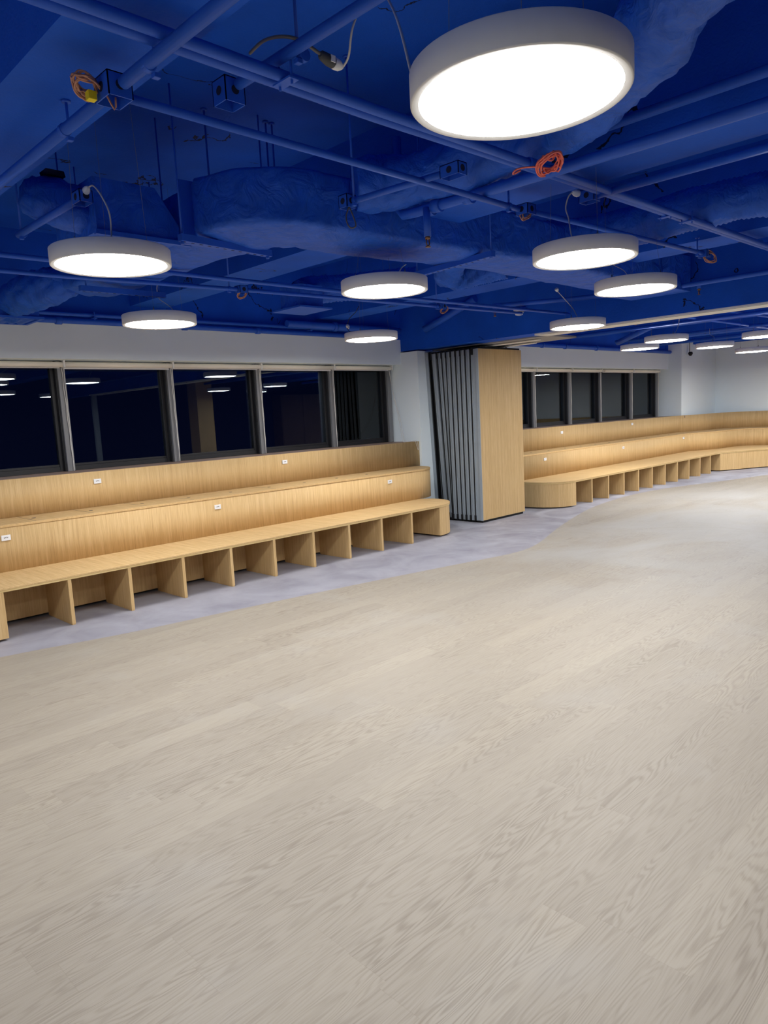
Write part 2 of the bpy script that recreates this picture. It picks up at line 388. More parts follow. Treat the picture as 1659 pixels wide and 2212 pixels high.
for k in range(7):
    window(k+1, bx[k], bx[k+1])
    blind(bx[k], bx[k+1], names.get(k, 'cream roller blind rolled up left of the photo frame'), 'roller blinds over the near windows', 0.008 if k % 2 else 0.0, k != 6)
rx = [10.42, 11.746, 13.04, 14.30, 15.70, 17.05]
rn = ['cream roller blind half hidden behind the folded oak partition panel', 'cream roller blind over the second far window from the partition', 'cream roller blind over the third far window, just left of the black gap',
      'cream roller blind just right of the black gap in the far windows', 'cream roller blind over the last far window beside the white corner']
for k in range(5):
    window(k+8, rx[k], rx[k+1], zs=1.21)
    blind(rx[k]+(0.06 if k == 3 else 0), rx[k+1]-(0.05 if k == 2 else 0), rn[k], 'roller blinds over the far windows', 0.0, True)
# draped blind cord, a part of the end blind
endb = [o for o in COL.objects if o.name.startswith('roller_blind') and 'draped' in o.get('label', '')][0]
cd = MB()
for dx in (0, .035):
    cd.tube(smooth_path([(7.815+dx*.3, 7.69, 2.27), (7.82, 7.62, 1.9), (7.78+dx, 7.50, 1.55), (7.66+dx, 7.33, 1.25), (7.58+dx*2, 7.235, 1.195), (7.70+dx, 7.20, 1.192), (7.78+dx, 7.182, 1.19), (7.815+dx*.9, 7.187, 1.12), (7.845, 7.187, 1.055)], 6), 0.003, 6)
cd.build('bead_chain', m_cord, endb)

# ------------------------------------------------------------------ tiered bench, left
def outlet(x, y, z, label, grp):
    t = thing('power_outlet', label, 'outlet', (x, y, z), grp)
    MB().box((x-.038, y-.011, z-.024), (x+.038, y-.001, z+.024)).build('cover_plate', m_plate, t, 0.003)
    s = MB(); s.box((x-.02, y-.0125, z-.004), (x+.02, y-.0105, z+.011)); s.build('socket', m_bar, t)
    h = MB()
    for a, b in ((-.014, .0), (-.006, .004), (.003, .005), (.011, .002)): h.box((x+a-.002, y-.0135, z+b-.003), (x+a+.003, y-.012, z+b+.004))
    h.build('socket_slot', m_slot, t)
def bench_parts(t, seat_y, riser_y, back_y, ztop, kick_y, xs_div, seat_poly, sub_poly, end_blocks, riser_path, ledge_poly, back_path, holes, seams):
    MB().prism(seat_poly, .402, .417).build('seat_board', [m_oak_y], t, 0.002)
    MB().prism(sub_poly, .386, .4015).build('seat_underlay', m_oak_edge, t)
    for x in xs_div:
        MB().box((x-.030, seat_y+.006, 0.012), (x, kick_y, .386)).box((x-.029, seat_y+.008, 0.0), (x-.001, kick_y, .0125)).build('divider', m_oak_v, t, 0.0015)
    for poly in end_blocks:
        b = MB(); b.prism(poly, 0.018, .386); b.build('end_block', m_oak_v, t, 0.0015)
    MB().wallstrip(riser_path, 0.03, .417, .803).build('riser_panel', m_oak_v, t)
    MB().prism(ledge_poly, .803, .825).build('ledge_board', [m_oak_y], t, 0.002)
    MB().wallstrip(back_path, 0.03, .825, ztop).build('back_panel', m_oak_v, t)
    for x, y in holes:
        MB().lathe([(0.0, .8262), (0.016, .8262), (0.019, .8265), (.019, .825)], (x, y, 0), 16).build('finger_hole', m_slot, t)
    if seams:
        for x, y0, y1 in seams: MB().box((x-.0025, y0, .8245), (x+.0025, y1, .8256)).build('lid_seam', m_slot, t)
t = thing('tiered_bench', 'long oak tiered bench under the near windows, cubby dividers along its foot', 'bench', (1.0, 6.0, 0))
SY, RY, BY = 5.965, 6.67, 7.2
seatL = [(-3.0, SY)] + arc(6.90, SY+.48, .48, -90, 0) + arc(7.10, 6.445, .28, 0, 60, 4) + [(7.2, 6.70), (-3.0, 6.70)]
subL = [(-3.0, SY+.004)] + arc(6.90, SY+.48, .476, -90, 0) + arc(7.10, 6.445, .276, 0, 60, 4) + [(7.2, 6.70), (-3.0, 6.70)]
divL = [1.68+.52*i for i in range(1, 10)]
blockR = [(6.88, SY+.012)] + arc(6.90, SY+.48, .468, -88, 0) + arc(7.10, 6.445, .268, 0, 60, 4) + [(7.2, 6.69), (6.88, 6.69)]
blockL = [(-3.0, SY+.006), (1.68, SY+.006), (1.68, 6.5), (-3.0, 6.5)]
riserL = [(-3.0, RY), (7.33, RY)] + arc(7.33, RY+.46, .46, -84, 0)
ledgeL = [(-3.0, RY-.004)] + arc(7.33, RY+.46, .466, -90, 0) + [(7.79, 7.158), (7.6, 7.2), (-3.0, 7.2)]
holesL = [(2.28+.53*i, 6.925) for i in range(-2, 9)]
bench_parts(t, SY, RY, BY, 1.183, 6.5, divL, seatL, subL, [blockL, blockR], riserL, ledgeL, [(-3.0, BY), (7.884, BY)], holesL, [(2.22, 6.69, 7.19), (2.74, 6.69, 7.19), (3.27, 6.69, 7.19), (3.80, 6.69, 7.19), (4.86, 6.69, 7.19)])
MB().box((1.68, 6.5, .025), (6.88, 6.52, .386)).build('kick_panel', m_oak_v, t)
for x, y, z, l in ((3.019, BY, 1.083, 'white power outlet on the oak back panel below the second near window'), (5.386, BY, 1.083, 'white power outlet on the oak back panel below the fourth near window'),
                   (4.059, RY, .715, 'white power outlet at the middle of the near bench riser'), (6.69, RY, .716, 'white power outlet near the rounded end of the near bench riser'),
                   (1.949, RY, .714, 'white power outlet on the near riser at the left photo edge')):
    outlet(x, y, z, l, 'outlets on the near bench')

# ------------------------------------------------------------------ tiered bench, right
t = thing('tiered_bench', 'far oak tiered bench beyond the partition, curving round the room corner', 'bench', (12.0, 6.0, 0))
SY2, RY2, BY2 = 5.87, 6.69, 7.2
curve_s = smooth_path([(16.13, SY2, 0), (16.4, 5.70, 0), (16.8, 5.50, 0), (17.1, 5.34, 0), (17.35, 5.05, 0), (17.5, 4.6, 0), (17.56, 4.0, 0), (17.58, 2.0, 0)], 5)
curve_s = [(p[0], p[1]) for p in curve_s]
curve_r = [(p[0], p[1]) for p in smooth_path([(16.43, RY2, 0), (16.62, 6.585, 0), (17.0, 6.40, 0), (17.45, 6.31, 0), (17.95, 6.25, 0), (18.28, 6.10, 0), (18.44, 5.8, 0), (18.5, 5.2, 0), (18.5, 2.0, 0)], 5)]
curve_b = [(p[0], p[1]) for p in smooth_path([(17.1, BY2-.06, 0), (17.5, 7.02, 0), (18.0, 6.90, 0), (18.5, 6.86, 0), (18.9, 6.72, 0), (19.1, 6.3, 0), (19.15, 5.6, 0), (19.15, 2.0, 0)], 5)]
lead = arc(10.08, SY2+.5, .5, 180, 270)
def inset(path, d):
    out = []
    for i, p in enumerate(path):
        a = path[max(0, i-1)]; b = path[min(len(path)-1, i+1)]; v = Vector((b[0]-a[0], b[1]-a[1])).normalized(); out.append((p[0]-v.y*d, p[1]+v.x*d))
    return out
seatR = [(9.58, 6.72)] + lead + curve_s + [(18.53, 2.0)] + [(p[0]+.02, p[1]+.02) for p in curve_r[::-1]] + [(16.4, 6.72)]
subR = [(9.584, 6.72)] + inset(lead+curve_s, .004) + [(18.53, 2.0)] + [(p[0]+.02, p[1]+.02) for p in curve_r[::-1]] + [(16.4, 6.72)]
divR = [10.04+.5536*i for i in range(1, 11)]
bl = inset(lead, .01); blockA = bl + [(10.06, SY2+.01), (10.06, 6.70), (9.59, 6.70)]
bc = inset(curve_s, .01); blockB = [(16.11, SY2+.01)] + bc[1:] + [(18.52, 2.0)] + [(p[0]+.015, p[1]+.015) for p in curve_r[::-1]] + [(16.11, 6.70)]
riserR = [(9.62, RY2), (16.40, RY2)] + curve_r
ledgeR = [(9.62, RY2-.004), (16.40, RY2-.004)] + inset(curve_r, -.004) + [(19.18, 2.0)] + [(p[0]+.02, p[1]+.02) for p in curve_b[::-1]] + [(17.0, 7.2), (9.62, 7.2)]
backR = [(9.62, BY2), (17.0, BY2)] + curve_b
bench_parts(t, SY2, RY2, BY2, 1.215, 6.5, divR, seatR, subR, [blockA, blockB], riserR, ledgeR, backR, [(9.9+.55*i, 6.95) for i in range(12)], [])
MB().box((10.06, 6.5, .025), (16.11, 6.52, .386)).build('kick_panel', m_oak_v, t)
for x, y, z, l in ((11.852, BY2, 1.10, 'white outlet on the far back panel nearer the partition'), (14.686, BY2, 1.125, 'white outlet on the far back panel below the last far window'),
                   (13.269, RY2, .715, 'white outlet at the middle of the far bench riser'), (10.468, RY2, .712, 'white outlet on the far riser beside the partition panel'), (16.121, RY2, .735, 'white outlet on the far riser just left of the curved corner')):
    outlet(x, y, z, l, 'outlets on the far bench')
# grey-white top trim behind the curved back
struct(MB().wallstrip(inset([(XB1+.02, 7.14)]+curve_b[1:], .035), .02, 1.16, 1.21), 'trim_4', m_sill)

# ------------------------------------------------------------------ folding partition
pt = thing('partition_track', 'white ceiling track rail under the blue header beam', 'track', (8.06, 2.0, 2.52))
MB().box((7.925, -3.2, 2.497), (8.225, 5.18, 2.52)).build('rail', m_rail, pt, 0.004)
MB().box((7.935, -3.2, 2.4955), (7.95, 5.1, 2.4985)).build('rail_slot', m_slot, pt)
r = MB(); r.box((8.42, 5.45, 2.485), (8.50, 7.1, 2.50)); r.box((8.78, 5.75, 2.485), (8.86, 7.1, 2.50)); r.build('parking_rail', m_rail, pt, 0.003)
MB().box((8.0, -3.3, 0), (8.12, -3.2, 2.52)).build('end_post', m_alu, pt)
ords = ['front', 'second', 'third', 'fourth', 'fifth', 'sixth', 'seventh', 'eighth', 'rearmost']
ys = [(6.185, 6.312), (6.318, 6.402), (6.408, 6.490), (6.496, 6.575), (6.581, 6.664), (6.670, 6.752), (6.758, 6.834), (6.840, 6.915), (6.940, 7.03)]
for i, (y0, y1) in enumerate(ys):
    lab = ('front panel of the folded partition stack, wide oak face towards the room' if i == 0 else 'grey-edged %s panel from the front of the folded partition stack' % ords[i] if i < 8 else 'rearmost leaning grey-edged panel of the folded partition stack')
    p = thing('partition_panel', lab, 'partition panel', (8.55, (y0+y1)/2, 0), 'folded partition panels')
    sh = (0.012*i if i > 5 else 0.0, -0.006*i if i else 0.0)
    MB().box((8.055, y0+.006, 0.03), (9.07, y1-.006, 2.44), sh).build('panel_core', m_alu, p)
    e = MB()
    e.box((8.030, y0+.004, .03), (8.058, y0+.030, 2.44), sh); e.box((8.040, y0+.030, .03), (8.058, y1-.034, 2.44), sh); e.box((8.030, y1-.034, .03), (8.058, y1-.022, 2.44), sh)
    e.build('edge_profile', m_alu, p, 0.002)
    MB().box((8.036, y1-.022, .03), (8.056, y1+.002, 2.44), sh).build('edge_seal', m_black, p)
    if i == 0:
        MB().box((8.045, y0-.012, .035), (9.08, y0+.006, 2.44)).build('oak_face', m_oak_v, p, 0.002)
        MB().box((8.033, y0-.013, .03), (8.045, y0+.03, 2.44)).build('corner_strip', m_alu, p)
    MB().box((8.02, y1-.055 if i == 0 else y1-.022, 2.36), (8.05, y1-.028 if i == 0 else y1+.002, 2.455)).build('top_block', m_black, p, 0.002)
    k = MB().box((8.018+sh[0], y1-.03+sh[1], .03), (8.05+sh[0], y1+.002+sh[1], .105)); k.build('bottom_block', m_black, p, 0.002)
    MB().box((8.06, y0+.01+sh[1], .0), (9.06, y1-.01+sh[1], .03)).build('floor_seal', m_black, p)
    MB().box((8.06, y0+.01, 2.44), (9.07, y1-.01, 2.466)).build('top_seal', m_black, p)
    MB().tube([(8.46 if i % 2 else 8.82, (y0+y1)/2, 2.46), (8.46 if i % 2 else 8.82, (y0+y1)/2, 2.487)], .012, 8).build('trolley', m_steel, p)
j = thing('partition_jamb', 'tall grey jamb leaning on the pier left of the folded partition', 'jamb', (8.12, 7.11, 0))
MB().box((8.045, 7.10, 0), (8.062, 7.155, 2.475), (.115, 0)).build('jamb_strip', m_alu, j)
MB().box((8.064, 7.085, 0), (8.128, 7.150, 2.475), (.105, 0)).build('jamb_seal', m_black, j)
MB().box((8.130, 7.075, 0), (8.165, 7.150, 2.475), (.100, 0)).build('jamb_channel', m_alu, j)

# ------------------------------------------------------------------ pendant lights
HL = 2.44
def lamp_proto():
    t = thing('pendant_light', '', 'ceiling light', (0, 0, 0))
    h = MB(); h.lathe([(.2765, .0047), (.2945, .0005), (.297, .0005), (.300, .004), (.300, .078), (.297, .081), (0.0, .081)], (0, 0, 0), 72)
    h.lathe([(.2765, .0047), (.2765, .02)], (0, 0, 0), 72)
    h.build('housing', m_shell, t)
    MB().disc((0, 0, .005), .2765, 72).build('diffuser', m_emit, t)
    for a in (30, 150, 270):
        x, y = .2*math.cos(math.radians(a)), .2*math.sin(math.radians(a))
        w = MB().tube([(x, y, .11), (x*.82, y*.82, ZC-HL)], .0008, 5)
        wire = w.build('suspension_wire', m_wire, t)
        MB().tube([(x, y, .080), (x, y, .10), (x, y, .12)], lambda i, n: (.006, .007, .003)[i], 8).build('cable_gripper', m_steel, wire)
    return t
def kids(o): return [c for c in COL.objects if c.parent == o]
proto = None
lamps = [('big', 1.778, 1.194, 'largest and nearest white pendant light, at the top of the photo'),
         ('A', 1.757, 3.717, 'white pendant light left, hung from the pale plug with a curved cord'),
         ('C', 3.033, 5.640, 'white pendant light against the wall above the left windows'),
         ('D', 3.64, 3.583, 'white pendant light below the middle of the wrapped air duct'),
         ('E', 5.74, 5.90, 'white pendant light against the wall left of the partition, below its black cord'),
         ('F', 3.955, 2.228, 'white pendant light right of centre, under the S-shaped white cord'),
         ('G', 5.385, 2.61, 'white pendant light overlapping below right of the S-corded one'),
         ('H', 7.26, 4.185, 'white pendant light in front of the white track rail'),
         ('I', 10.40, 4.57, 'white pendant light just beyond the track, first of the far group'),
         ('J', 11.42, 5.46, 'white pendant light in the far room over the last far windows'),
         ('K', 12.76, 4.77, 'white pendant light beyond the track, before the far corner'),
         ('M', 15.18, 4.97, 'farthest small white pendant light, low at the right photo edge'),
         ('N', 11.56, 3.615, 'white pendant light cut by the right photo edge, above the farthest one')]
added_lamps = [(-0.9, 3.6), (-2.4, 0.6), (2.9, -2.2), (5.1, -1.0), (6.7, -2.4), (-1.4, 5.8), (10.4, -.9), (10.9, .9), (12.3, -1.9), (13.7, 2.4), (16.5, 2.0), (14.6, -1.2), (16.9, 4.7), (16.0, 3.4), (17.2, 0.2)]  # unseen lamps: some follow window reflections, the rest added to light the room
LAMPS = {}
allk = [(k, x, y, l, 'round pendant lights') for k, x, y, l in lamps] + [('r%d' % i, x, y, 'unseen round white pendant light added out of frame', 'added pendant lights out of frame') for i, (x, y) in enumerate(added_lamps)]
for n, (k, x, y, l, g) in enumerate(allk):
    if proto is None: proto = o = lamp_proto(); pk = [(c, kids(c)) for c in kids(proto)]
    else:
        o = proto.copy(); COL.objects.link(o)
        for c, gs in pk:
            c2 = c.copy(); COL.objects.link(c2); c2.parent = o
            for q in gs:
                q2 = q.copy(); COL.objects.link(q2); q2.parent = c2
    top = {'D': 2.70, 'G': 2.80, 'r3': 2.8}.get(k)
    if top:
        for c in kids(o):
            if c.name.startswith('suspension_wire'):
                c.data = c.data.copy()
                for v in c.data.vertices:
                    if v.co.z > .5: v.co.z = top-HL
    o.location = (x, y, HL); o.rotation_euler = (0, 0, n*.7); tag(o, l, 'ceiling light', g); LAMPS[k] = o
def cord(key, pts, plug=None, mat=m_cord, r=.004, plugmat=m_plate):
    o = LAMPS[key]; rz = o.rotation_euler.z; o_loc = o.location.copy()
    R = Matrix.Rotation(-rz, 3, 'Z')
    loc = [tuple(R @ (Vector(p)-o_loc)) for p in pts]
    c = MB().tube(smooth_path(loc, 8), r, 8); ob = c.build('power_cord', mat); ob.parent = o
    if plug:
        a, b = (R @ (Vector(p)-o_loc) for p in plug)
        q = MB().tube([tuple(a.lerp(b, t)) for t in (0, .2, .6, .85, 1)], lambda i, n: (.017, .021, .019, .012, .006)[i], 10)
        ob2 = q.build('plug', plugmat); ob2.parent = ob
cord('big', [(1.913, 2.041, 2.86), (1.902, 1.993, 2.88), (1.886, 1.949, 2.95), (1.933, 1.935, 3.05), (1.93, 1.88, 3.09), (1.913, 1.845, 3.05), (1.877, 1.756, 2.95), (1.728, 1.578, 2.75), (1.609, 1.431, 2.525)], ((1.862, 2.038, 2.862), (1.913, 2.041, 2.86)))
cord('A', [(1.681, 3.735, 2.825), (1.683, 3.68, 2.82), (1.686, 3.604, 2.75), (1.691, 3.549, 2.65), (1.711, 3.60, 2.525)], ((1.682, 3.80, 2.81), (1.681, 3.735, 2.828)))
cord('C', [(3.177, 5.878, 2.85), (3.219, 5.985, 2.80), (3.228, 5.976, 2.72), (3.26, 5.90, 2.66), (3.25, 5.80, 2.60), (3.20, 5.72, 2.525)], ((3.165, 5.83, 2.87), (3.177, 5.878, 2.85)), r=.003)
cord('D', [(4.05, 3.75, 2.70), (3.90, 3.66, 2.64), (3.72, 3.55, 2.525)])
cord('E', [(5.727, 6.062, 2.83), (5.85, 6.25, 2.80), (5.97, 6.50, 2.76), (5.99, 6.55, 2.68), (5.88, 6.40, 2.60), (5.80, 6.06, 2.525)], ((5.99, 6.56, 2.70), (5.985, 6.53, 2.65)), m_dcord)
cord('F', [(3.951, 2.30, 2.84), (3.93, 2.315, 2.81), (3.92, 2.326, 2.75), (3.88, 2.285, 2.68), (3.82, 2.24, 2.60), (3.80, 2.215, 2.525)], ((4.0, 2.285, 2.835), (3.951, 2.30, 2.84)))
cord('G', [(5.6, 3.0, 2.84), (5.55, 2.9, 2.72), (5.50, 2.75, 2.62), (5.48, 2.70, 2.525)], None, r=.003)
cord('H', [(6.888, 4.199, 2.80), (7.022, 4.169, 2.70), (7.18, 4.178, 2.62), (7.25, 4.17, 2.525)], ((6.86, 4.20, 2.83), (6.888, 4.199, 2.80)), r=.0035)
cord('I', [(10.161, 4.276, 2.82), (10.25, 4.32, 2.70), (10.44, 4.42, 2.62), (10.46, 4.48, 2.525)], None)
cord('K', [(13.149, 5.004, 2.80), (13.1, 4.98, 2.70), (12.8, 4.80, 2.62), (12.75, 4.78, 2.525)], None)

# ------------------------------------------------------------------ conduits, pipes
def pipe(name, label, cat, pts, r=.02, group=None, clamps=(), rods=(), boxes=(), couplings=(), mat=m_bluep, base=None):
    t = thing(name, label, cat, base or pts[0], group)
    MB().tube(pts, r, 14).build('pipe', mat, t)
    for p in couplings:
        ax = Vector(pts[-1])-Vector(pts[0]); ax.normalize(); p = Vector(p)
        MB().tube([tuple(p-ax*.03), tuple(p+ax*.03)], r*1.3, 14).build('coupling', mat, t)
    for p in clamps:
        x, y, z = p; m = MB(); m.box((x-.022, y-.05, z-r-.006), (x+.022, y+.05, z-r+.001)); m.tube([(x, y-.035, z-r-.02), (x, y-.035, z+r+.02)], .005, 6); m.tube([(x, y+.035, z-r-.02), (x, y+.035, z+r+.02)], .005, 6)
        m.build('clamp', mat, t, .001)
    for (x, y, z0, z1) in rods:
        m = MB(); m.tube([(x, y, z0), (x, y, z1)], .006, 8); m.lathe([(0, -.008), (.018, -.008), (.018, 0), (0, 0)], (x, y, z1), 10)
        m.lathe([(r*1.35, -.016), (r*1.35, .016)], (x, y, z0-r), 12) if False else None
        m.build('hanger_rod', mat, t)
        k = MB(); k.tube([(x-.012, y, z0), (x+.012, y, z0)], r+.004, 12) if abs(pts[0][0]-pts[-1][0]) > abs(pts[0][1]-pts[-1][1]) else k.tube([(pts[0][0], y-.012, z0), (pts[0][0], y+.012, z0)], r+.004, 12); k.box((x-.012, y-.012, z0-r-.016), (x+.012, y+.012, z0-r)); k.build('hanger_clip', mat, t, .002)
    for (x, y, z, sx, sy, sz) in boxes:
        m = MB(); th = .004
        m.box((x-sx, y-sy, z+sz-th), (x+sx, y+sy, z+sz)); m.box((x-sx, y-sy, z-sz), (x-sx+th, y+sy, z+sz)); m.box((x+sx-th, y-sy, z-sz), (x+sx, y+sy, z+sz))
        m.box((x-sx, y-sy, z-sz), (x+sx, y-sy+th, z+sz)); m.box((x-sx, y+sy-th, z-sz), (x+sx, y+sy, z+sz))
        b = m.build('junction_box', mat, t)
        MB().tube([(x-sx-.001, y, z), (x-sx-.0005, y, z)], .017, 14).build('knockout_hole', m_darkblue, b)
        MB().tube([(x, y-sy-.001, z), (x, y-sy-.0005, z)], .017, 14).build('knockout_hole', m_darkblue, b)
    return t
g1 = 'blue painted conduits'
pipe('conduit', 'blue conduit at upper left ending at the box with the yellow tag', 'conduit', [(1.28, -3, 2.785), (1.275, 2.47, 2.785)], .022, g1, rods=[(1.305, 2.30, 2.785, 2.90)], boxes=[(1.272, 2.545, 2.785, .045, .055, .04)])
pipe('conduit', 'blue conduit along the beam edge from the yellow-tag box to the left photo edge', 'conduit', [(1.272, 2.62, 2.785), (1.27, 7.3, 2.785)], .022, g1, rods=[(1.29, 2.99, 2.785, 2.90)])
pipe('conduit', 'upper conduit of the long blue pair crossing the photo from top left', 'conduit', [(-3, 2.17, 2.83), (2.2, 2.175, 2.83), (7.85, 2.06, 2.83)], .021, g1, clamps=[(1.745, 2.165, 2.83), (5.15, 2.12, 2.83)], couplings=[(3.3, 2.15, 2.83)])
pipe('conduit', 'lower conduit of the long blue pair crossing the photo from top left', 'conduit', [(-3, 2.255, 2.84), (2.3, 2.245, 2.84), (3.6, 2.21, 2.845), (7.85, 2.12, 2.845)], .021, g1, clamps=[(4.95, 2.18, 2.845)])
pipe('conduit', 'thin blue conduit slanting right from the yellow-tag box to the bare coil box', 'conduit', [(1.33, 2.575, 2.785), (3.80, 2.575, 2.785)], .017, g1, rods=[(3.70, 2.575, 2.785, 2.90)], boxes=[(3.86, 2.565, 2.785, .045, .045, .03)])
pipe('conduit', 'blue conduit from the bare coil box onward behind the S-shaped cord', 'conduit', [(3.91, 2.56, 2.785), (6.24, 2.44, 2.785)], .017, g1, rods=[(6.15, 2.445, 2.785, 2.90)], boxes=[(6.28, 2.44, 2.785, .04, .04, .03)])
pipe('conduit', 'short blue conduit with flanged end box left of the big light', 'conduit', [(1.78, -3, 2.885), (1.725, 2.43, 2.885)], .021, g1, rods=[(1.755, 2.10, 2.885, ZC)], boxes=[(1.72, 2.49, 2.87, .045, .045, .045)])
pipe('conduit', 'blue conduit passing behind the big light toward the upper right photo edge', 'conduit', [(3.60, -3, 3.0), (3.60, 2.15, 3.0)], .026, g1, rods=[(3.60, 0.6, 3.0, ZC)])
pipe('conduit', 'blue conduit along the far side of the right-hand beam, ending at the socket box', 'conduit', [(4.13, -3, 2.83), (4.10, 2.22, 2.83)], .022, g1, boxes=[(4.10, 2.27, 2.835, .04, .05, .035)])
pipe('conduit', 'short blue conduit from the cable-loop bracket up to a box by the flexible duct', 'conduit', [(2.90, 3.06, 2.80), (2.965, 2.47, 2.80)], .017, g1, rods=[(2.89, 3.05, 2.80, ZC)], boxes=[(2.885, 3.10, 2.80, .035, .035, .035), (2.975, 2.40, 2.80, .035, .06, .03)])
pipe('conduit', 'short blue conduit with a perforated end box above the left pendant light', 'conduit', [(1.68, 3.86, 2.80), (1.67, 4.75, 2.80)], .02, g1, rods=[(1.67, 4.70, 2.80, ZC)], boxes=[(1.68, 3.82, 2.795, .035, .05, .03)])
pipe('conduit', 'thin upper blue conduit over the windows, ending behind the middle pendant light', 'conduit', [(-3, 4.92, 2.70), (2.75, 4.79, 2.685), (4.44, 4.78, 2.685), (7.85, 4.64, 2.685)], .016, g1)
pipe('conduit', 'thin lower blue conduit over the windows, carrying the copper-wired boxes', 'conduit', [(-3, 5.33, 2.685), (2.03, 5.26, 2.685), (3.44, 5.12, 2.685), (7.2, 4.87, 2.685)], .016, g1, rods=[(3.40, 5.125, 2.685, ZC), (5.80, 4.965, 2.685, ZC)], boxes=[(3.51, 5.115, 2.685, .04, .04, .03), (5.87, 4.955, 2.685, .04, .04, .03)])
# sprinkler pipes
def head(t, x, y, z, ztop):
    MB().tube([(x, y, ztop), (x, y, z+.06)], .022, 14).build('drop_pipe', m_bluep, t)
    h = MB(); h.tube([(x, y, z+.062), (x, y, z+.045)], .016, 12); h.tube([(x-.012, y, z+.045), (x-.015, y, z+.02), (x, y, z)], .004, 6); h.tube([(x+.012, y, z+.045), (x+.015, y, z+.02), (x, y, z)], .004, 6); h.tube([(x, y, z+.003), (x, y, z-.002)], .016, 12)
    h.build('sprinkler_head', m_brass, t)
g2 = 'blue sprinkler pipes'
t = pipe('sprinkler_pipe', 'thick blue sprinkler pipe along the beam with an elbow and one drop head', 'pipe', [(3.56, -3, 2.83), (3.50, 2.0, 2.83), (3.45, 3.10, 2.83), (3.443, 3.19, 2.835), (3.44, 3.22, 2.87), (3.44, 3.22, 3.3)], .03, g2, couplings=[(3.455, 2.92, 2.83), (3.48, 2.70, 2.83)], rods=[(3.45, 3.05, 2.85, ZC), (3.545, 0.7, 2.85, ZC)])
head(t, 3.43, 2.985, 2.60, 2.83)
t = pipe('sprinkler_pipe', 'blue sprinkler pipe along the header beam with a drop head left of the smoke detector', 'pipe', [(6.76, 4.96, 2.75), (7.2, 4.2, 2.75), (7.55, 3.3, 2.75), (7.6, -3, 2.75)], .024, g2)
head(t, 6.80, 4.96, 2.64, 2.75)
t = pipe('sprinkler_pipe', 'blue sprinkler pipe hugging the header beam at the right photo edge', 'pipe', [(7.82, 3.6, 2.79), (7.82, -3, 2.79)], .022, g2)
head(t, 7.80, 3.08, 2.67, 2.79)
t = pipe('sprinkler_pipe', 'blue sprinkler pipe in the far room with a drop head under the track', 'pipe', [(9.2, 4.6, 2.78), (9.2, -3, 2.78)], .022, g2)
head(t, 9.2, 4.45, 2.60, 2.78)
# pipes along the bulkhead
pipe('wall_pipe', 'upper thin blue pipe running along the wall head above the near windows', 'pipe', [(-3, 7.42, 2.755), (7.6, 7.42, 2.775)], .02, 'blue pipes along the wall head', clamps=[(3.25, 7.42, 2.757), (6.1, 7.42, 2.765)])
pipe('wall_pipe', 'lower blue pipe running along the wall head above the near windows', 'pipe', [(-3, 7.44, 2.695), (4.6, 7.44, 2.705), (7.7, 7.44, 2.70)], .03, 'blue pipes along the wall head', couplings=[(2.9, 7.44, 2.70), (4.3, 7.44, 2.704), (5.3, 7.44, 2.704)])
pipe('wall_pipe', 'thick blue pipe at the wall head just left of the header beam', 'pipe', [(5.7, 7.37, 2.80), (7.75, 7.37, 2.80)], .045, 'blue pipes along the wall head', couplings=[(6.5, 7.37, 2.80)])
pipe('wall_pipe', 'blue pipe along the wall head of the far room', 'pipe', [(10.0, 7.42, 2.72), (17.1, 7.42, 2.72)], .04, 'blue pipes along the wall head', couplings=[(11.6, 7.42, 2.72), (12.4, 7.42, 2.72), (13.6, 7.42, 2.72)])
pipe('brace', 'slanting blue brace in the corner between wall head and header beam', 'brace', [(7.85, 6.96, 2.78), (7.85, 6.55, 2.90), (7.85, 6.04, 3.07)], .05, 'slanting blue braces')
pipe('brace', 'slanting blue brace in the far room over the far windows', 'brace', [(13.5, 6.9, 2.77), (11.95, 5.5, 2.84)], .05, 'slanting blue braces')
for i, (pts, r, l) in enumerate((([(8.5, 4.0, 2.82), (17, 3.7, 2.82)], .022, 'blue conduit running away along the far room ceiling, rightmost'), ([(8.5, 4.5, 2.80), (17.5, 4.4, 2.80)], .022, 'blue conduit running away along the far room ceiling, leftmost'),
                    ([(11.2, 6.9, 2.76), (11.2, -3, 2.76)], .03, 'blue pipe crossing the far room ceiling, nearest the track'), ([(13.4, 6.9, 2.78), (13.4, -3, 2.78)], .03, 'blue pipe crossing the far room ceiling, midway'), ([(14.9, 6.9, 2.76), (14.9, -3, 2.76)], .035, 'blue pipe crossing the far room ceiling, farthest'),
                    ([(9.6, 6.0, 2.84), (9.6, -3, 2.84)], .02, 'thin blue conduit just beyond the header beam'))):
    pipe('conduit', l, 'conduit', pts, r, g1, rods=[((pts[0][0]+pts[1][0])/2, (pts[0][1]+pts[1][1])/2, pts[0][2], 2.9 if 0 else ZC)])

